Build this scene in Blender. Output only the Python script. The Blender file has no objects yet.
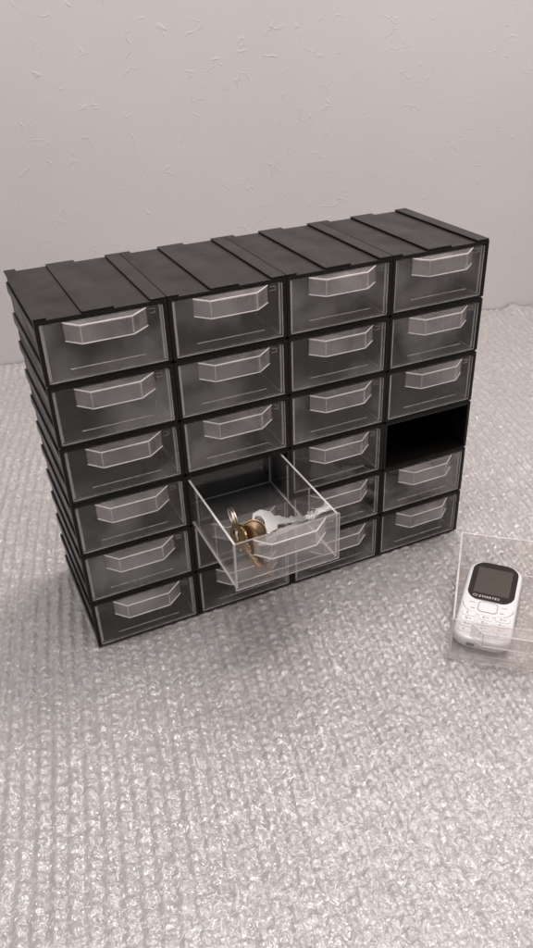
import bpy, bmesh, math, random
import numpy as np
from mathutils import Matrix, Vector

random.seed(7); rng = np.random.default_rng(11)
S = 0.001 * 50 / 58          # model millimetres (58 per casing) -> metres
scene = bpy.context.scene
COL = scene.collection

# ---------------------------------------------------------------- camera
def set_camera():
    cd = bpy.data.cameras.new('camera'); cam = bpy.data.objects.new('camera', cd); COL.objects.link(cam)
    Rr = [[0.9073067, -0.4190148, -0.0344211], [-0.2480, -0.4678, -0.8485], [0.3394041, 0.7783305, -0.5282107]]
    r = Vector(Rr[0]).normalized(); f = Vector(Rr[2]).normalized(); f = (f - r * f.dot(r)).normalized()
    up = r.cross(f)
    m = Matrix((r, up, -f)).transposed().to_4x4()
    m.translation = Vector((-69.2023, -601.6024, 558.9719)) * S
    cam.matrix_world = m
    cd.sensor_fit = 'VERTICAL'; cd.sensor_height = 24; cd.lens = 777.21 / 948 * 24
    cd.clip_start = 0.01; cd.clip_end = 50
    scene.camera = cam
set_camera()

# ---------------------------------------------------------------- world and lamps
w = bpy.data.worlds.new('World'); scene.world = w; w.use_nodes = True
bg = w.node_tree.nodes['Background']; bg.inputs[0].default_value = (0.96, 0.97, 1.0, 1); bg.inputs[1].default_value = 0.42

def lamp(name, loc, target, size, power, col):
    ld = bpy.data.lights.new(name, 'AREA'); ld.shape = 'RECTANGLE'; ld.size, ld.size_y = size
    ld.energy = power; ld.color = col
    o = bpy.data.objects.new(name, ld); COL.objects.link(o)
    o.location = loc
    o.rotation_euler = (Vector(target) - Vector(loc)).to_track_quat('-Z', 'Y').to_euler()
    return o
lamp('ceiling_lamp', (0.50, 0.22, 1.55), (0.25, 0.0, 0), (0.5, 0.4), 12.5, (1.0, 0.95, 0.92))
lamp('room_lamp', (0.0, -0.45, 2.1), (0.3, 0.2, 0.1), (1.0, 0.8), 22.0, (1.0, 0.97, 0.95))
lamp('warm_lamp', (1.7, -0.5, 0.9), (0.2, 0, 0.1), (0.5, 0.5), 4.0, (1.0, 0.78, 0.68))

scene.view_settings.view_transform = 'Standard'; scene.view_settings.look = 'None'
scene.view_settings.exposure = 0.14; scene.view_settings.gamma = 1.0
scene.cycles.transparent_max_bounces = 48
scene.cycles.max_bounces = 10
scene.cycles.use_denoising = True
scene.cycles.glossy_bounces = 6

# ---------------------------------------------------------------- materials
class N:
    def __init__(s, name):
        s.m = bpy.data.materials.new(name); s.m.use_nodes = True
        s.t = s.m.node_tree; s.t.nodes.clear()
        s.out = s.t.nodes.new('ShaderNodeOutputMaterial')
    def n(s, typ, **kw):
        x = s.t.nodes.new('ShaderNode' + typ)
        for k, v in kw.items():
            if k.startswith('i_'):
                k = k[2:]; k = int(k) if k.isdigit() else k.replace('_', ' ')
                if hasattr(v, 'is_linked') or isinstance(v, bpy.types.NodeSocket): s.t.links.new(v, x.inputs[k])
                else: x.inputs[k].default_value = v
            else: setattr(x, k, v)
        return x
    def link(s, a, b): s.t.links.new(a, b)
def ramp(g, src, stops):
    r = g.n('ValToRGB'); g.link(src, r.inputs[0]); e = r.color_ramp.elements
    while len(e) < len(stops): e.new(0.5)
    for k, (p, v) in enumerate(stops):
        e[k].position = p; e[k].color = (v, v, v, 1) if not isinstance(v, tuple) else (*v, 1)
    return r.outputs[0]

def simple(name, col, rough=0.5, metal=0.0, spec=0.5, noise=None, coat=0.0):
    g = N(name)
    p = g.n('BsdfPrincipled'); p.inputs['Base Color'].default_value = (*col, 1)
    p.inputs['Roughness'].default_value = rough; p.inputs['Metallic'].default_value = metal
    p.inputs['Specular IOR Level'].default_value = spec; p.inputs['Coat Weight'].default_value = coat
    tc = g.n('TexCoord')
    sc, amp = noise or (400, 0.02)
    nz = g.n('TexNoise'); g.link(tc.outputs['Object'], nz.inputs['Vector']); nz.inputs['Scale'].default_value = sc; nz.inputs['Detail'].default_value = 4
    b = g.n('Bump'); b.inputs['Strength'].default_value = amp; b.inputs['Distance'].default_value = 0.001
    g.link(nz.outputs[0], b.inputs['Height']); g.link(b.outputs[0], p.inputs['Normal'])
    nv = g.n('TexNoise'); g.link(tc.outputs['Object'], nv.inputs['Vector']); nv.inputs['Scale'].default_value = 30; nv.inputs['Detail'].default_value = 6
    mr = g.n('MapRange'); g.link(nv.outputs[0], mr.inputs[0]); mr.inputs[1].default_value = 0.3; mr.inputs[2].default_value = 0.7; mr.inputs[3].default_value = max(rough - 0.1, 0.02); mr.inputs[4].default_value = rough + 0.12
    g.link(mr.outputs[0], p.inputs['Roughness'])
    g.link(p.outputs[0], g.out.inputs[0]); return g.m

def plastic(name, haze, blotch=0.0, tint=(0.97, 0.96, 0.955), hazecol=(0.75, 0.72, 0.71), var=0.5, rough=0.04, wav=0.25):
    g = N(name); tc = g.n('TexCoord'); oi = g.n('ObjectInfo')
    off = g.n('VectorMath', operation='ADD'); g.link(tc.outputs['Object'], off.inputs[0])
    mul = g.n('VectorMath', operation='SCALE'); mul.inputs[0].default_value = (1, 1, 1); g.link(oi.outputs['Random'], mul.inputs['Scale'])
    g.link(mul.outputs[0], off.inputs[1])
    nz = g.n('TexNoise'); g.link(off.outputs[0], nz.inputs['Vector']); nz.inputs['Scale'].default_value = 22; nz.inputs['Detail'].default_value = 2
    b = g.n('Bump'); b.inputs['Strength'].default_value = wav; b.inputs['Distance'].default_value = 0.003
    g.link(nz.outputs[0], b.inputs['Height'])
    fr = g.n('Fresnel'); g.link(b.outputs[0], fr.inputs[1])
    ge = g.n('NewGeometry'); io = g.n('MapRange'); g.link(ge.outputs['Backfacing'], io.inputs[0]); io.inputs[3].default_value = 1.5; io.inputs[4].default_value = 1/1.5
    g.link(io.outputs[0], fr.inputs[0])   # thin sheet: both sides reflect alike
    tr = g.n('BsdfTransparent'); tr.inputs[0].default_value = (*tint, 1)
    gl = g.n('BsdfGlossy'); gl.inputs['Roughness'].default_value = rough; g.link(b.outputs[0], gl.inputs['Normal'])
    m1 = g.n('MixShader'); g.link(fr.outputs[0], m1.inputs[0]); g.link(tr.outputs[0], m1.inputs[1]); g.link(gl.outputs[0], m1.inputs[2])
    df = g.n('BsdfDiffuse'); df.inputs[0].default_value = (*hazecol, 1)
    tl = g.n('BsdfTranslucent'); tl.inputs[0].default_value = (*hazecol, 1)
    m2 = g.n('MixShader'); m2.inputs[0].default_value = 0.35; g.link(df.outputs[0], m2.inputs[1]); g.link(tl.outputs[0], m2.inputs[2])
    # scuffs: fine dust and scratches
    n2 = g.n('TexNoise'); g.link(off.outputs[0], n2.inputs['Vector']); n2.inputs['Scale'].default_value = 60; n2.inputs['Detail'].default_value = 8; n2.inputs['Roughness'].default_value = 0.65
    mp = g.n('Mapping'); g.link(off.outputs[0], mp.inputs[0]); mp.inputs['Scale'].default_value = (900, 900, 130); mp.inputs['Rotation'].default_value = (0.2, 0.25, 0.1)
    n3 = g.n('TexNoise'); g.link(mp.outputs[0], n3.inputs['Vector']); n3.inputs['Scale'].default_value = 1; n3.inputs['Detail'].default_value = 1
    sc = g.n('MapRange'); g.link(n3.outputs[0], sc.inputs[0]); sc.inputs[1].default_value = 0.70; sc.inputs[2].default_value = 0.80; sc.inputs[3].default_value = 0; sc.inputs[4].default_value = 0.25 * var
    mr = g.n('MapRange'); g.link(n2.outputs[0], mr.inputs[0]); mr.inputs[1].default_value = 0.3; mr.inputs[2].default_value = 0.7
    mr.inputs[3].default_value = haze * (1 - var); mr.inputs[4].default_value = haze * (1 + var)
    ad = g.n('Math', operation='ADD'); ad.use_clamp = True; g.link(mr.outputs[0], ad.inputs[0]); g.link(sc.outputs[0], ad.inputs[1])
    if blotch:      # matt mould patches, their milky haze also standing in for reflection gradients
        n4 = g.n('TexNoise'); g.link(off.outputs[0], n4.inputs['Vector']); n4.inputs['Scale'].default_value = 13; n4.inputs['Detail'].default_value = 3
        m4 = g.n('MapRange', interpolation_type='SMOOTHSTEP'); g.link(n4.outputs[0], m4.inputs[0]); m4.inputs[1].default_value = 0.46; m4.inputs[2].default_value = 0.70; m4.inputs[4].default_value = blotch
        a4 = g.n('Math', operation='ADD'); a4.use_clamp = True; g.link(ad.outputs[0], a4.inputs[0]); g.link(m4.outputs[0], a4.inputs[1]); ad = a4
    m3 = g.n('MixShader'); g.link(ad.outputs[0], m3.inputs[0]); g.link(m1.outputs[0], m3.inputs[1]); g.link(m2.outputs[0], m3.inputs[2])
    g.link(m3.outputs[0], g.out.inputs[0]); return g.m

M = {}
M['black'] = simple('black_plastic', (0.0065, 0.0044, 0.0043), 0.33, spec=0.24, noise=(900, 0.12))
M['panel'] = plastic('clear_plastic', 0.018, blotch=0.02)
M['frost'] = plastic('frosted_clear_plastic', 0.045, var=0.3, rough=0.15); M['rim'] = plastic('clear_plastic_rim', 0.62, hazecol=(0.95, 0.9, 0.88), var=0.3, rough=0.1)  # rim: pale haze painted in place of light refracted at the edges
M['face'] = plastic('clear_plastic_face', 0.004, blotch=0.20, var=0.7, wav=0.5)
M['edge'] = plastic('clear_plastic_edge', 0.27, hazecol=(0.9, 0.85, 0.83), var=0.35, rough=0.12)  # milkier than the sheets, standing in for light gathered in the edges
M['grip'] = plastic('clear_plastic_grip', 0.10, blotch=0.12, hazecol=(0.85, 0.79, 0.77), rough=0.06)
M['steel'] = simple('nickel', (0.70, 0.68, 0.65), 0.28, 0.95)
M['bronze'] = simple('dark_bronze', (0.13, 0.085, 0.05), 0.3, 0.8)
M['leather'] = simple('brown_leather', (0.045, 0.025, 0.016), 0.5, noise=(1500, .3)); M['cream'] = simple('cream_edge', (0.55, 0.48, 0.38), 0.5)
M['brass'] = simple('brass', (0.34, 0.23, 0.12), 0.25, 1.0)
M['white'] = simple('white_phone_plastic', (0.68, 0.67, 0.68), 0.32, coat=0.3)
M['glossblack'] = simple('black_glass', (0.012, 0.006, 0.005), 0.10, noise=(40, 0.005))
M['screen'] = simple('lcd_screen', (0.06, 0.05, 0.042), 0.16, noise=(40, 0.005))
M['silver'] = simple('silver_print', (0.55, 0.50, 0.47), 0.4)
M['greyink'] = simple('grey_key_print', (0.07, 0.07, 0.08), 0.5)
M['keyline'] = simple('key_groove', (0.22, 0.22, 0.23), 0.5)

def wall_mat():
    g = N('plaster'); tc = g.n('TexCoord')
    p = g.n('BsdfPrincipled'); p.inputs['Roughness'].default_value = 0.62; p.inputs['Specular IOR Level'].default_value = 0.3
    nz = g.n('TexNoise'); g.link(tc.outputs['Object'], nz.inputs['Vector']); nz.inputs['Scale'].default_value = 3; nz.inputs['Detail'].default_value = 5
    r = g.n('ValToRGB'); g.link(nz.outputs[0], r.inputs[0])
    r.color_ramp.elements[0].position = 0.3; r.color_ramp.elements[0].color = (0.535, 0.498, 0.486, 1)
    r.color_ramp.elements[1].position = 0.7; r.color_ramp.elements[1].color = (0.585, 0.545, 0.532, 1)
    g.link(r.outputs[0], p.inputs['Base Color'])
    # short curled creases of the plaster: warped cell borders kept only in small patches
    wn = g.n('TexNoise'); g.link(tc.outputs['Object'], wn.inputs['Vector']); wn.inputs['Scale'].default_value = 22; wn.inputs['Detail'].default_value = 2
    sub = g.n('VectorMath', operation='SUBTRACT'); g.link(wn.outputs['Color'], sub.inputs[0]); sub.inputs[1].default_value = (0.5, 0.5, 0.5)
    scl = g.n('VectorMath', operation='SCALE'); g.link(sub.outputs[0], scl.inputs[0]); scl.inputs['Scale'].default_value = 0.06
    add = g.n('VectorMath', operation='ADD'); g.link(tc.outputs['Object'], add.inputs[0]); g.link(scl.outputs[0], add.inputs[1])
    vo = g.n('TexVoronoi', feature='DISTANCE_TO_EDGE'); g.link(add.outputs[0], vo.inputs['Vector']); vo.inputs['Scale'].default_value = 34
    mr = g.n('MapRange', interpolation_type='SMOOTHSTEP'); g.link(vo.outputs['Distance'], mr.inputs[0]); mr.inputs[1].default_value = 0.0; mr.inputs[2].default_value = 0.04; mr.inputs[3].default_value = 1; mr.inputs[4].default_value = 0
    mk = g.n('TexNoise'); g.link(tc.outputs['Object'], mk.inputs['Vector']); mk.inputs['Scale'].default_value = 44; mk.inputs['Detail'].default_value = 1
    mm = g.n('MapRange', interpolation_type='SMOOTHSTEP'); g.link(mk.outputs[0], mm.inputs[0]); mm.inputs[1].default_value = 0.55; mm.inputs[2].default_value = 0.68
    mu = g.n('Math', operation='MULTIPLY'); g.link(mr.outputs[0], mu.inputs[0]); g.link(mm.outputs[0], mu.inputs[1])
    fn = g.n('TexNoise'); g.link(tc.outputs['Object'], fn.inputs['Vector']); fn.inputs['Scale'].default_value = 120; fn.inputs['Detail'].default_value = 5
    ml = g.n('Math', operation='MULTIPLY_ADD'); g.link(fn.outputs[0], ml.inputs[0]); ml.inputs[1].default_value = 0.22; g.link(mu.outputs[0], ml.inputs[2])
    b = g.n('Bump'); b.inputs['Strength'].default_value = 0.27; b.inputs['Distance'].default_value = 0.0014; g.link(ml.outputs[0], b.inputs['Height'])
    g.link(b.outputs[0], p.inputs['Normal']); g.link(p.outputs[0], g.out.inputs[0]); return g.m
M['wall'] = wall_mat()

def wrap_mat():
    g = N('bubble_wrap_film'); tc = g.n('TexCoord')
    p = g.n('BsdfPrincipled'); p.inputs['Roughness'].default_value = 0.35; p.inputs['Subsurface Weight'].default_value = 0.6; p.inputs['Subsurface Radius'].default_value = (1, 1, 1); p.inputs['Subsurface Scale'].default_value = 0.004; p.inputs['Specular IOR Level'].default_value = 0.5
    p.inputs['Coat Weight'].default_value = 0.6; p.inputs['Coat Roughness'].default_value = 0.12; p.inputs['Coat IOR'].default_value = 1.5
    nz = g.n('TexNoise'); g.link(tc.outputs['Object'], nz.inputs['Vector']); nz.inputs['Scale'].default_value = 180; nz.inputs['Detail'].default_value = 6
    r = g.n('ValToRGB'); g.link(nz.outputs[0], r.inputs[0])
    r.color_ramp.elements[0].position = 0.3; r.color_ramp.elements[0].color = (0.32, 0.296, 0.288, 1)
    r.color_ramp.elements[1].position = 0.7; r.color_ramp.elements[1].color = (0.44, 0.408, 0.398, 1)
    g.link(r.outputs[0], p.inputs['Base Color'])
    n1 = g.n('TexNoise'); g.link(tc.outputs['Object'], n1.inputs['Vector']); n1.inputs['Scale'].default_value = 330; n1.inputs['Detail'].default_value = 3; n1.inputs['Distortion'].default_value = 1.2
    mp = g.n('Mapping'); g.link(tc.outputs['Object'], mp.inputs[0]); mp.inputs['Rotation'].default_value = (0, 0, 0.6); mp.inputs['Scale'].default_value = (260, 90, 100)
    n2 = g.n('TexNoise'); g.link(mp.outputs[0], n2.inputs['Vector']); n2.inputs['Scale'].default_value = 1; n2.inputs['Detail'].default_value = 4
    ad = g.n('Math', operation='ADD'); g.link(n1.outputs[0], ad.inputs[0]); g.link(n2.outputs[0], ad.inputs[1])
    b = g.n('Bump'); b.inputs['Strength'].default_value = 0.8; b.inputs['Distance'].default_value = 0.0016; g.link(ad.outputs[0], b.inputs['Height'])
    vf = g.n('TexVoronoi'); vf.inputs['Scale'].default_value = 560
    wv = g.n('VectorMath', operation='SCALE'); g.link(n1.outputs['Color'], wv.inputs[0]); wv.inputs['Scale'].default_value = 0.003
    wa = g.n('VectorMath', operation='ADD'); g.link(tc.outputs['Object'], wa.inputs[0]); g.link(wv.outputs[0], wa.inputs[1]); g.link(wa.outputs[0], vf.inputs['Vector'])
    vs = g.n('VectorMath', operation='SUBTRACT'); g.link(vf.outputs['Color'], vs.inputs[0]); vs.inputs[1].default_value = (0.5, 0.5, 0.5)
    vm = g.n('VectorMath', operation='SCALE'); g.link(vs.outputs[0], vm.inputs[0]); vm.inputs['Scale'].default_value = 0.6
    va = g.n('VectorMath', operation='ADD'); g.link(b.outputs[0], va.inputs[0]); g.link(vm.outputs[0], va.inputs[1])
    vn = g.n('VectorMath', operation='NORMALIZE'); g.link(va.outputs[0], vn.inputs[0])
    facet = vn.outputs[0]
    g.link(facet, p.inputs['Coat Normal'])
    b2 = g.n('Bump'); b2.inputs['Strength'].default_value = 0.5; b2.inputs['Distance'].default_value = 0.0013; g.link(ad.outputs[0], b2.inputs['Height'])
    g.link(b2.outputs[0], p.inputs['Normal'])
    gl = g.n('BsdfGlossy'); gl.inputs['Roughness'].default_value = 0.21; gl.inputs[0].default_value = (0.95, 0.93, 0.92, 1); g.link(facet, gl.inputs['Normal'])
    mx = g.n('MixShader'); mx.inputs[0].default_value = 0.12; g.link(p.outputs[0], mx.inputs[1]); g.link(gl.outputs[0], mx.inputs[2])
    g.link(mx.outputs[0], g.out.inputs[0]); return g.m
M['wrap'] = wrap_mat()

# ---------------------------------------------------------------- mesh helpers
class MB:
    def __init__(s): s.v = []; s.f = []; s.mi = []; s.mats = []
    def mat(s, k):
        if k not in s.mats: s.mats.append(k)
        return s.mats.index(k)
    def face(s, idx, k): s.f.append(idx); s.mi.append(s.mat(k))
    def box(s, a, b, k='black', edge=None):
        x0, y0, z0 = a; x1, y1, z1 = b; n = len(s.v)
        s.v += [(x0,y0,z0),(x1,y0,z0),(x1,y1,z0),(x0,y1,z0),(x0,y0,z1),(x1,y0,z1),(x1,y1,z1),(x0,y1,z1)]
        d = (x1-x0, y1-y0, z1-z0); t = d.index(min(d))
        for ax, q in ((2,(0,3,2,1)),(2,(4,5,6,7)),(1,(0,1,5,4)),(1,(2,3,7,6)),(0,(0,4,7,3)),(0,(1,2,6,5))):
            s.face([n+i for i in q], k if (ax == t or edge is None) else edge)
    def slab(s, poly, z0, z1, k, edge=None, axis=2):
        """closed prism of a flat outline; axis = thickness direction"""
        def P(a, b, c): return (a, b, c) if axis == 2 else (a, c, b) if axis == 1 else (c, a, b)
        n = len(s.v); m = len(poly)
        s.v += [P(a, b, z0) for a, b in poly] + [P(a, b, z1) for a, b in poly]
        s.face([n+i for i in range(m)][::-1], k); s.face([n+m+i for i in range(m)], k)
        for i in range(m): s.face([n+i, n+(i+1) % m, n+m+(i+1) % m, n+m+i], edge or k)
    def tube(s, pts, r, k, seg=8, closed=False):
        pts = [Vector(p) for p in pts]; n0 = len(s.v); L = len(pts)
        for i, p in enumerate(pts):
            a = pts[i-1] if (i or closed) else p; b = pts[(i+1) % L] if (i < L-1 or closed) else p
            t = (b-a).normalized(); u = t.orthogonal() if i == 0 else (u - t*u.dot(t)); u.normalize(); v = t.cross(u)
            for j in range(seg):
                th = 2*math.pi*j/seg; s.v.append(tuple(p + u*math.cos(th)*r + v*math.sin(th)*r))
        for i in range(L if closed else L-1):
            for j in range(seg):
                a = n0+i*seg; b = n0+((i+1) % L)*seg
                s.face([a+j, a+(j+1) % seg, b+(j+1) % seg, b+j], k)
        if not closed:
            s.face([n0+j for j in range(seg)][::-1], k); s.face([n0+(L-1)*seg+j for j in range(seg)], k)
    def build(s, name, parent=None, bevel=0, smooth=False, xf=None):
        me = bpy.data.meshes.new(name)
        vs = [tuple(c*S for c in (xf @ Vector(v) if xf else v)) for v in s.v]
        me.from_pydata(vs, [], s.f)
        for k in s.mats: me.materials.append(M[k])
        me.polygons.foreach_set('material_index', s.mi)
        bm = bmesh.new(); bm.from_mesh(me); bmesh.ops.recalc_face_normals(bm, faces=bm.faces); bm.to_mesh(me); bm.free()
        if smooth: me.polygons.foreach_set('use_smooth', [True]*len(me.polygons))
        o = bpy.data.objects.new(name, me); COL.objects.link(o)
        if parent: o.parent = parent
        if bevel:
            b = o.modifiers.new('bevel', 'BEVEL'); b.width = bevel*S; b.segments = 2; b.limit_method = 'ANGLE'; b.harden_normals = False
        return o
def empty(name, loc, rz=0, rx=0):
    o = bpy.data.objects.new(name, None); COL.objects.link(o); o.empty_display_size = 0.01
    o.location = [c*S for c in loc]; o.rotation_euler = (rx, 0, rz); return o
def tag(o, label, cat, group=None):
    o['label'] = label; o['category'] = cat
    if group: o['group'] = group
    return o

# ---------------------------------------------------------------- setting
CW, CH, CD = 109.84, 58.0, 146.1     # casing width, height, depth
wall = MB()
pa = Vector((52, 771)); pb = Vector((928, 574)); dr = (pb-pa).normalized(); nr = Vector((-dr.y, dr.x))
q = [pa - dr*1500, pa + dr*3000, pa + dr*3000 + nr*100, pa - dr*1500 + nr*100]
wall.slab([tuple(c) for c in q], -40, 2200, 'wall'); o = wall.build('wall'); o['kind'] = 'structure'
M['table'] = simple('table_surface', (0.42, 0.38, 0.36), 0.5)
tb = MB(); tb.slab([(-1600, -1500), (2600, -1500)] + [tuple(pa + dr*2600 - nr*0.5), tuple(pa - dr*1500 - nr*0.5)], -30, -6, 'table')
o = tb.build('table_surface'); o['kind'] = 'structure'

def bubble_wrap():
    ys = [-620.0]
    while ys[-1] < 790: ys.append(ys[-1] + 1.45 + max(0, ys[-1]+300)*0.0016)
    ys = np.array(ys); xs = np.arange(-420, 1180, 1.6)
    X, Y = np.meshgrid(xs, ys)
    # warp of the rows: the sheet is slightly creased, so rows wander
    Xw = X + 9*np.sin(Y/190+0.6) + 5*np.sin(X/140+Y/260); Yw = Y + 6*np.sin(X/170+1.1)
    a = math.radians(75); u = Xw*math.sin(a) - Yw*math.cos(a); v = Xw*math.cos(a) + Yw*math.sin(a)
    pu, pv = 12.9, 9.0
    best = np.full(X.shape, 1e9); bi = np.zeros(X.shape, int); bj = bi.copy(); DU = np.zeros(X.shape); DV = DU.copy()
    iu = np.floor(u/pu).astype(int)
    for k in (0, 1):
        ii = iu + k; off = (ii % 2)*0.5
        jj = np.round(v/pv - off).astype(int)
        du = u - ii*pu; dv = v - (jj+off)*pv; d = du*du*1.3 + dv*dv*1.35
        m = d < best; best[m] = d[m]; bi[m] = ii[m]; bj[m] = jj[m]; DU[m] = du[m]; DV[m] = dv[m]
    def h(i, j, s):
        z = np.sin(i*12.9898 + j*78.233 + s*37.719)*43758.5453; return z - np.floor(z)
    r = np.sqrt(best)/5.35
    dome = np.clip(1 - r**3.2, 0, 1)**0.6
    amp = 1.9*(0.55 + 0.45*h(bi, bj, 1))
    burst = h(bi, bj, 4) < 0.06
    amp = np.where(burst, 0.9, amp)
    amp = amp*np.clip(0.95 + (Y+120)/700, 0.65, 1)
    th = h(bi, bj, 2)*6.283; tilt = (DU*np.cos(th) + DV*np.sin(th))/5.35*(0.15+0.35*h(bi, bj, 3))
    th2 = h(bi, bj, 5)*6.283; cr = np.abs(DU*np.cos(th2) + DV*np.sin(th2) + (h(bi, bj, 6)-.5)*4)
    crease = -0.9*np.exp(-(cr/0.9)**2)*(h(bi, bj, 7) > .4)
    H = dome*(amp*(1+tilt) + crease)
    und = 1.6*np.sin(X/85+Y/140)*np.sin(Y/95-X/210+1) + 1.0*np.sin((X+2*Y)/60) + .5*np.sin((2*X-Y)/33)
    near = np.clip(np.maximum(np.maximum(-X, X-4*CW), np.maximum(-Y, Y-CD))/90, 0, 1)   # flat beside the cabinet
    c, s_ = math.cos(math.radians(50)), math.sin(math.radians(50))
    ex = X-303.5; ey = Y+169; tu = ex*s_ - ey*c; tv = ex*c + ey*s_
    near2 = np.clip(np.maximum(np.maximum(-tu, tu-102), np.maximum(-tv, tv-145))/60, 0, 1)
    und = (und+1.0)*near*near2
    # diagonal folds in the front left and a long fold at the back right
    f1 = (X*0.5 - Y*0.87) - 262; und += 2.6*np.exp(-(f1/16)**2)*near*np.clip((60-X)/120, 0, 1)
    f2 = (X*0.25+Y) - 700; und += 0
    # the sheet rides up against the wall at the back right
    px = (X-pa.x)*dr.x + (Y-pa.y)*dr.y; pn = -((X-pa.x)*nr.x + (Y-pa.y)*nr.y)
    lift = 5 + 9*np.exp(-((px-958)/14)**2)
    und += lift*np.exp(-(np.maximum(pn, 0)/38)**2)*(1+0.12*np.sin(px/17.0+pn/20)+0.05*np.sin(px/7.1))
    Z = -3.0 + H + und
    inside = (near <= 0) | (near2 <= 0)
    Z = np.where(inside, np.minimum(Z, -0.25), Z)
    edge = np.clip(1-np.maximum(np.maximum(-X, X-4*CW), np.maximum(-Y, Y-CD))/6, 0, 1)*(near > 0)
    Z = Z - edge*0.8
    # crumpled film: small irregular dents over everything but the squashed parts
    def sm(a, n):
        for _ in range(n): a = (a + np.roll(a, 1, 0) + np.roll(a, -1, 0) + np.roll(a, 1, 1) + np.roll(a, -1, 1))/5
        return a
    n1 = sm(rng.normal(size=X.shape), 2); n1 /= n1.std(); n2 = sm(rng.normal(size=X.shape), 12); n2 /= n2.std()
    Z = Z + np.where(inside, 0.0, (0.17*n1 + 0.26*n2 + 0.62*np.cos(2*math.pi*u/pu)*np.clip((Y+420)/260, 0.15, 1)*np.clip((560-Y)/300, 0, 1))*np.minimum(near, 1)**0.3)
    ny, nx = X.shape
    back = (pn > 1.5) & (pn > (px-985)*0.9 + 4*np.sin(px/9))
    idx = np.arange(ny*nx).reshape(ny, nx)
    keep = back[:-1, :-1] & back[1:, :-1] & back[:-1, 1:] & back[1:, 1:]
    F = np.stack([idx[:-1, :-1], idx[:-1, 1:], idx[1:, 1:], idx[1:, :-1]], -1)[keep]
    used = np.zeros(ny*nx, bool); used[F.ravel()] = True
    rem = np.cumsum(used)-1; F = rem[F]
    V = np.stack([X, Y, Z], -1).reshape(-1, 3)[used]*S
    me = bpy.data.meshes.new('bubble_wrap')
    me.vertices.add(len(V)); me.vertices.foreach_set('co', V.astype(np.float32).ravel())
    me.loops.add(F.size); me.loops.foreach_set('vertex_index', F.astype(np.int32).ravel())
    me.polygons.add(len(F)); me.polygons.foreach_set('loop_start', np.arange(0, F.size, 4, dtype=np.int32))
    me.update(calc_edges=True); me.validate()
    me.polygons.foreach_set('use_smooth', np.ones(len(F), bool))
    me.materials.append(M['wrap'])
    o = bpy.data.objects.new('bubble_wrap', me); COL.objects.link(o)
    tag(o, 'shiny bubble wrap sheet spread over the table under the drawer cabinet', 'bubble wrap')
bubble_wrap()

# ---------------------------------------------------------------- cabinet of stacked casings
def casing_mb(top):
    m = MB(); W = CW-0.4; H = CH-0.35; R = 1.7           # R: how far the ribs stand out
    x0, x1 = 0.2, 0.2+W
    # side walls (behind the front flange)
    m.box((x0+R, 3, 0.9), (3.7, CD, H-R)); m.box((x1-3.5, 3, 0.9), (x1-R, CD, H-R))
    # front flange
    m.box((x0, 0, 0), (3.7, 3, H-R)); m.box((x1-3.5, 0, 0), (x1, 3, H-R))
    # bottom and top
    m.box((3.1, 0.12, 0.05), (x1-2.9, CD-0.12, 1.0)); m.box((3.1, 0.15, 52.8), (x1-2.9, CD-0.1, H-R-0.05))
    m.box((3.2, CD-2, 0.95), (x1-3.0, CD-0.15, 52.9))
    # side ribs
    for zt in (0.815, 0.30):
        for a, b in ((x0-0.1, x0+R), (x1-R, x1+0.1)):
            m.box((a, 3.0, zt*CH-10), (b, CD, zt*CH))
    # bands on top
    if not top: m.box((x0+R, 0.3, H-R), (x1-R, CD-0.3, H-0.1))
    for a, b in ((0.0, 0.097), (0.352, 0.597), (0.872, 1.0)) if top else ():
        m.box((x0+a*W, 0.5, H-R), (x0+b*W, CD+0.6, H))
    return m
cab = empty('drawer_cabinet', (2*CW, CD/2, 0))
tag(cab, 'black plastic cabinet of stacked drawer casings standing on the bubble wrap', 'drawer cabinet')
base = {t: casing_mb(t).build('casing', cab, bevel=0.45) for t in (True, False)}
for r in range(6):
    for c in range(4):
        b_ = base[r == 0]
        o = b_ if (c == 0 and r in (0, 1)) else b_.copy()
        if o is not b_: COL.objects.link(o); o.parent = cab
        o.location = ((c*CW-2*CW)*S, -CD/2*S, ((5-r)*CH)*S)

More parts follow.
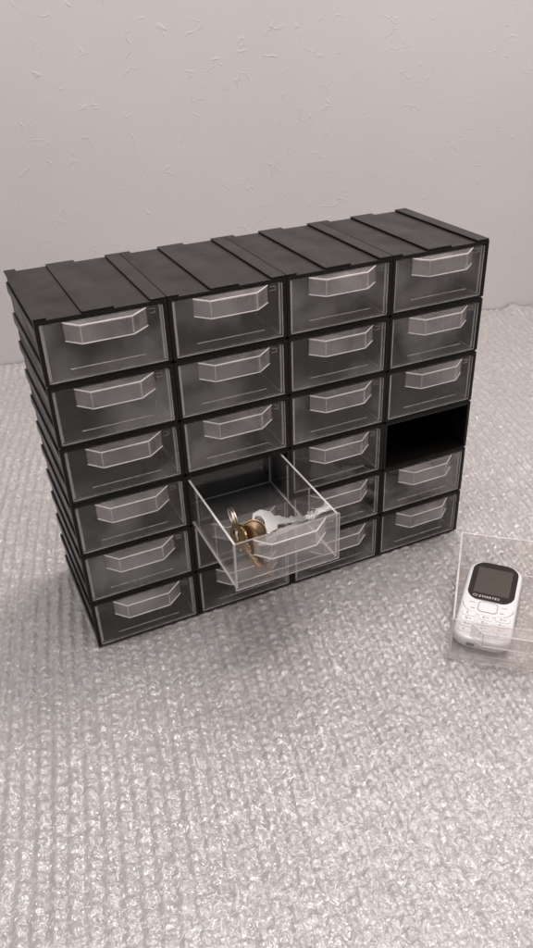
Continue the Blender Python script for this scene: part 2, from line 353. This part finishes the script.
# ---------------------------------------------------------------- drawers
def make_drawer():
    root = empty('clear_drawer', (0, 0, 0))
    t = MB()
    t.box((-50, 2.1, 0.3), (50, 144, 1.6), 'frost', 'edge')
    for s in (-1, 1):
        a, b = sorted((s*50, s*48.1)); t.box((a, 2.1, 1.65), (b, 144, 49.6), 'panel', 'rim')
        for y in (52, 98):
            a, b = sorted((s*48.05, s*47.0)); t.box((a, y, 1.65), (b, y+1.2, 46), 'grip', 'edge')
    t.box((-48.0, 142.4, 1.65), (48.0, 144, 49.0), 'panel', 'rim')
    t.box((-48.0, 74, 1.65), (48.0, 74.7, 2.0), 'panel')
    t.build('tray', root)
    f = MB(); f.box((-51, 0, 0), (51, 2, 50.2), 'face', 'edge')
    # soft raised rim round the face
    for a, b in (((-50.9, -0.35, 0.2), (-50.0, -0.02, 50.0)), ((50.0, -0.35, 0.2), (50.9, -0.02, 50.0)), ((-49.9, -0.35, 0.2), (49.9, -0.02, 1.0))): f.box(a, b, 'edge')
    f.build('front_panel', root)
    h = MB(); X0, X1, A, B, Pr, zt, zb, T = -32.5, 36.5, -21.5, 21.2, 12.8, 49.9, 34.4, 1.5
    h.slab([(X0, -0.05), (A, -Pr), (B, -Pr), (X1, -0.05)], zt-1.2, zt, 'grip', 'edge')
    def wallseg(p, q, ip, iq):
        h.slab([p, q, iq, ip], zb, zt-1.25, 'edge', 'grip')
    k = T
    wallseg((X0, -0.05), (A, -Pr), (X0+k*1.5, -0.05), (A+k*0.6, -Pr+k))
    wallseg((A+.02, -Pr), (B-.02, -Pr), (A+k*0.6+.02, -Pr+k), (B-k*0.6-.02, -Pr+k))
    wallseg((B, -Pr), (X1, -0.05), (B-k*0.6, -Pr+k), (X1-k*1.5, -0.05))
    # pale tubes along the grip's edges stand in for edge highlights
    for x, y in ((A, -Pr), (B, -Pr)): h.tube([(x, y, zb), (x, y, zt)], 0.45, 'edge', 6)
    pts = [(X0, -0.3), (A, -Pr), (B, -Pr), (X1, -0.3)]
    for z in (zb, zt): h.tube([(x, y, z) for x, y in pts], 0.5, 'rim', 6)
    for z in (44.5, 48.0): h.box((38.5, -0.7, z), (43.5, -0.05, z+.6), 'grip')
    h.box((43.5, -0.7, 44.5), (44.1, -0.05, 48.6), 'grip')
    h.build('handle', root)
    l = MB(); l.tube([(-32, -0.2, 9.8), (32.5, -0.2, 9.8)], 0.42, 'edge', 6); l.build('label_ledge', root)
    return root
proto = make_drawer(); kids = list(proto.children); used = [False]
def drawer(loc, rz, rx, label, group=None):
    if not used[0]: r = proto; used[0] = True
    else:
        r = proto.copy(); COL.objects.link(r)
        for c in kids:
            k = c.copy(); COL.objects.link(k); k.parent = r
    r.location = [v*S for v in loc]; r.rotation_euler = (rx, 0, rz)
    tag(r, label, 'drawer', group); return r
cols = ['leftmost column', 'second column from the left', 'third column from the left', 'rightmost column']
rows = ['top row', 'second row from the top', 'third row from the top', 'fourth row from the top', 'second row from the bottom', 'bottom row']
G = 'clear drawers of the black cabinet'
for r in range(6):
    for c in range(4):
        z = (5-r)*CH + 1.3; x = c*CW + 55.0
        if (r, c) == (3, 3): continue
        if (r, c) == (3, 1):
            drawer((161.8, -112.5, z-1.0), math.radians(0.0), math.radians(0.6), 'open clear plastic drawer pulled out of the cabinet with keys inside', G); continue
        drawer((x+random.uniform(-.3, .3), 0.9+random.uniform(-.2, .9), z), 0, 0, 'closed clear drawer in the %s, %s' % (rows[r], cols[c]), G)
ang = math.radians(-40)
u = Vector((math.cos(ang), math.sin(ang))); v = Vector((-math.sin(ang), math.cos(ang)))
O = Vector((303.5, -169.0))
p = O + u*51
drawer((p.x, p.y, 0.1), ang, 0, 'removed clear plastic drawer lying on the bubble wrap with a white phone inside', G)

# ---------------------------------------------------------------- phone in the removed drawer
def rrect(hw, hl, r, n=10, bulge=0.0):
    pts = []
    for cx, cy, a0 in ((hw-r, hl-r, 0), (-hw+r, hl-r, 90), (-hw+r, -hl+r, 180), (hw-r, -hl+r, 270)):
        for i in range(n+1):
            a = math.radians(a0 + 90*i/n); pts.append((cx+r*math.cos(a), cy+r*math.sin(a)))
    return [(x, y + (bulge*(1-(x/hw)**2))*(1 if y > 0 else -1)) for x, y in pts]
def loft(m, rings, k):
    n = len(rings[0][0]); base_ = len(m.v)
    for pts, z in rings: m.v += [(x, y, z) for x, y in pts]
    for i in range(len(rings)-1):
        for j in range(n):
            a = base_+i*n; m.face([a+j, a+(j+1) % n, a+n+(j+1) % n, a+n+j], k)
    m.face([base_+j for j in range(n)][::-1], k); m.face([base_+(len(rings)-1)*n+j for j in range(n)], k)
FONT = {'S':['0111','1000','0110','0001','1110'],'M':['10001','11011','10101','10001','10001'],'A':['010','101','111','101','101'],'R':['110','101','110','101','101'],'T':['111','010','010','010','010'],'E':['111','100','110','100','111'],'C':['011','100','100','100','011']}
def phone():
    tilt = math.radians(6.5); axd = (math.sin(tilt), math.cos(tilt)); nd = (math.cos(tilt), -math.sin(tilt))
    nC, aC = 27.5, 76.5
    uu = nd[0]*nC + axd[0]*aC; vv = nd[1]*nC + axd[1]*aC
    pos = O + u*uu + v*vv
    root = empty('mobile_phone', (pos.x, pos.y, 1.9), ang - tilt)
    tag(root, 'white keypad phone with a dark screen lying in the removed drawer', 'phone')
    hw, hl = 28.3, 67.0
    b = MB(); R1 = lambda d, r: [(x_, y_ if y_ > 0 else y_*58/67) for x_, y_ in rrect(hw-d, hl-d, r, 12, 1.6)]
    loft(b, [(R1(5, 12), 0), (R1(2, 14), 1.2), (R1(0.4, 15), 4), (R1(0, 15), 7.5), (R1(0.4, 15), 10.8), (R1(1.6, 14), 12.6), (R1(3.2, 13), 13.2), (R1(6, 11), 13.4)], 'white')
    b.build('phone_body', root, smooth=True)
    g = MB()
    pts = [(x, y+33.5) for x, y in rrect(23.8, 30.8, 13, 12, 1.8)]; pin = [(x*0.985, (y-33.5)*0.988+33.5) for x, y in pts]
    loft(g, [(pts, 12.5), (pts, 13.7), (pin, 13.95)], 'glossblack'); gl = g.build('screen_glass', root)
    s = MB(); s.slab([(-18, 12.5), (18, 12.5), (18, 56), (-18, 56)], 13.97, 14.02, 'screen'); s.build('display', gl)
    t = MB(); x = -11.5; px = 0.62
    t.tube([(-15.2+2.2*math.cos(a*math.pi/6), 7.4+1.5*math.sin(a*math.pi/6), 14.05) for a in range(12)], 0.3, 'silver', 5, closed=True)
    for ch in 'SMARTEC':
        gph = FONT[ch]
        for ry, row in enumerate(gph):
            for rx_, bit in enumerate(row):
                if bit == '1': t.box((x+rx_*px, 9.0-(ry+1)*px*1.05, 13.97), (x+(rx_+1)*px+0.02, 9.0-ry*px*1.05, 14.04), 'silver')
        x += (len(gph[0])+1.1)*px*1.12
    t.build('logo', gl)
    # navigation key, soft keys and number keys
    n = MB(); loft(n, [([(x_, y_-8.2) for x_, y_ in rrect(9, 6.8, 3.2, 6, .5)], 13.1), ([(x_, y_-8.2) for x_, y_ in rrect(9, 6.8, 3.2, 6, .5)], 13.75), ([(x_, y_-8.2) for x_, y_ in rrect(8.4, 6.2, 2.8, 6, .5)], 14.0)], 'white')
    n.tube([(x_, y_-8.2, 13.5) for x_, y_ in rrect(9.6, 7.4, 3.5, 6, .5)], 0.34, 'keyline', 5, closed=True)
    n.build('navigation_key', root)
    arc = MB(); arc.tube([(25.6*math.sin(a), -2-(20.5*math.cos(a)**0.8 if math.cos(a) > 0 else 0), 13.38) for a in [math.radians(-90+180*i/24) for i in range(1, 24)]], 0.32, 'keyline', 5)
    for sx in (-1, 1):
        arc.box((min(sx*13.5, sx*19), -4.4, 13.35), (max(sx*13.5, sx*19), -3.8, 13.5), 'greyink')
        arc.box((min(sx*12.5, sx*16.5), -13.2, 13.35), (max(sx*12.5, sx*16.5), -12.4, 13.5), 'greyink')
    arc.build('soft_keys', root)
    for rr in range(4):
        for cc in (-1, 0, 1):
            kx = cc*16.5; ky = -24 - rr*8.2 + (1.8 if cc else 0)
            kk = MB(); o1 = [(x_+kx, y_+ky) for x_, y_ in rrect(7.2, 3.3, 2.8, 5, .5)]; o2 = [((x_-kx)*0.93+kx, (y_-ky)*0.9+ky) for x_, y_ in o1]
            loft(kk, [(o1, 13.0), (o1, 13.55), (o2, 13.8)], 'white')
            kk.tube([(x_, y_, 13.38) for x_, y_ in o1], 0.28, 'keyline', 4, closed=True)
            d = ['1', '2', '3', '4', '5', '6', '7', '8', '9', '*', '0', '#'][rr*3+cc+1]
            dig = {'1':['01','11','01','01','01'],'2':['110','001','010','100','111'],'3':['110','001','010','001','110'],'4':['101','101','111','001','001'],'5':['111','100','110','001','110'],'6':['011','100','110','101','010'],'7':['111','001','010','010','010'],'8':['010','101','010','101','010'],'9':['010','101','011','001','110'],'*':['000','101','010','101','000'],'0':['010','101','101','101','010'],'#':['101','111','101','111','101']}[d]
            for ry, row in enumerate(dig):
                for q_, bit in enumerate(row):
                    if bit == '1': kk.box((kx-2.6+q_*.62, ky+1.7-(ry+1)*.7, 13.79), (kx-2.6+(q_+1)*.62+.02, ky+1.7-ry*.7, 13.88), 'greyink')
            for q_ in range(3):
                if d not in '1*#': kk.box((kx+0.3+q_*1.1, ky-.5, 13.79), (kx+1.1+q_*1.1, ky+.5, 13.88), 'greyink')
            kk.build('key_button', root)
    e = MB(); e.slab(rrect(4, 1.6, 1.4, 5), 0, 0.5, 'glossblack'); 
    e.build('charging_port', root, xf=Matrix.Translation((-9, -59.3, 6.5)) @ Matrix.Rotation(math.pi/2, 4, 'X'))
phone()

# ---------------------------------------------------------------- keys in the open drawer
def keys():
    root = empty('key_bunch', (150, -90, 2*CH+2)); Z0 = 2*CH+3.4
    tag(root, 'bunch of silver and brass keys on a ring lying in the open drawer', 'keys')
    Ri = Matrix.Translation((-150*1.0, 90, -(2*CH+2)))
    def K(m, name, mat4, **kw): return m.build(name, root, xf=Ri @ mat4, **kw)
    def key(mat, bow, L, hole=4.0, thick=2.2):
        m = MB(); nB = 8 if bow == 'oct' else 24
        outer = [(13.0*math.cos(2*math.pi*(i+.5)/nB), 11.5*math.sin(2*math.pi*(i+.5)/nB)) for i in range(nB)]
        # annular bow
        n0 = len(m.v); NN = 24
        def ro(a):
            if bow == 'oct':
                s = math.pi/4; b_ = (a % s) - s/2; return 12.5/math.cos(b_)*math.cos(s/2)
            return 12.0
        hx = -5.0
        for z in (0, thick):
            for i in range(NN):
                a = 2*math.pi*i/NN; m.v.append((ro(a)*math.cos(a), ro(a)*.95*math.sin(a), z))
            for i in range(NN):
                a = 2*math.pi*i/NN; m.v.append((hx+hole*math.cos(a), hole*math.sin(a)*1.3, z))
        for i in range(NN):
            j = (i+1) % NN
            m.face([n0+i, n0+j, n0+NN+j, n0+NN+i][::-1], mat); m.face([n0+2*NN+i, n0+2*NN+j, n0+3*NN+j, n0+3*NN+i], mat)
            m.face([n0+i, n0+j, n0+2*NN+j, n0+2*NN+i], mat); m.face([n0+NN+i, n0+NN+j, n0+3*NN+j, n0+3*NN+i][::-1], mat)
        teeth = [(11.0, 4.2), (16, 4.2), (16, 3.6)]; x = 18
        prof = [2.0, -0.2, 2.4, 0.8, 3.0, 0.2, 1.6, 2.6]
        for i, t_ in enumerate(prof): teeth += [(x, t_), (x+1.5, t_)]; x += (L-20)/len(prof)
        teeth += [(L, 0.5), (L, -1.5), (L-3, -3.8), (11.0, -4.2)]
        m.slab(teeth[::-1], 0.2, thick-0.2, mat)
        m.slab([(12.5, -0.4), (L-4, -0.4), (L-4, 0.4), (12.5, 0.4)], thick-.15, thick+.15, mat)
        return m
    T = Matrix.Translation; Rz = lambda d: Matrix.Rotation(math.radians(d), 4, 'Z'); Rx = lambda d: Matrix.Rotation(math.radians(d), 4, 'X'); Ry = lambda d: Matrix.Rotation(math.radians(d), 4, 'Y')
    zb = 2*CH + 2.2
    Sc = Matrix.Scale(1.12, 4)
    K(key('steel', 'oct', 50, 4.6), 'house_key', T((167, -50, zb+14)) @ Rz(2) @ Ry(13) @ Rx(24) @ Sc, bevel=0.3)
    K(key('steel', 'oct', 48), 'flat_key', T((160, -60, zb+5)) @ Rz(8) @ Ry(3) @ Rx(4) @ Sc, bevel=0.3)
    K(key('brass', 'round', 42), 'brass_key', T((143, -66, zb+14)) @ Rz(-75) @ Ry(30) @ Rx(55), bevel=0.3)
    K(key('brass', 'round', 40, 3.4), 'brass_key', T((137, -62, zb+16)) @ Rz(-80) @ Ry(25) @ Rx(78), bevel=0.3)
    fb = MB(); loft(fb, [([(a_*math.cos(i*math.pi/14), a_*math.sin(i*math.pi/14)) for i in range(28)], z_) for a_, z_ in ((12, -1.0), (13, 0), (12.2, 0.8), (8, 0.5), (7.6, 1.1), (2, 1.2))], 'bronze')
    K(fb, 'round_fob', T((151, -61, zb+14)) @ Rz(-20) @ Rx(48) @ Matrix.Scale(.86, 4), smooth=True)
    lt = MB(); lt.slab(rrect(5.5, 11, 3, 5), -1.2, 1.2, 'leather', 'cream')
    K(lt, 'leather_tag', T((139, -60, zb+10)) @ Rz(38) @ Rx(78), bevel=0.3)
    r = MB()
    for k_ in range(3): r.tube([(7.5*math.cos(a*math.pi/16), 10*math.sin(a*math.pi/16), k_*1.2) for a in range(32)], 0.7, 'steel' if k_ != 1 else 'brass', 8, closed=True)
    K(r, 'split_ring', T((140, -42, zb+24)) @ Ry(-28) @ Rz(-20) @ Ry(-65) @ Rx(15), smooth=True)
    r = MB(); r.tube([(13.6*math.cos(a*math.pi/20), 13.6*math.sin(a*math.pi/20), 0.6) for a in range(40)], 1.0, 'brass', 8, closed=True)
    K(r, 'brass_ring', T((151, -61, zb+14)) @ Rz(-20) @ Rx(48) @ Matrix.Scale(.86, 4), smooth=True)
keys()
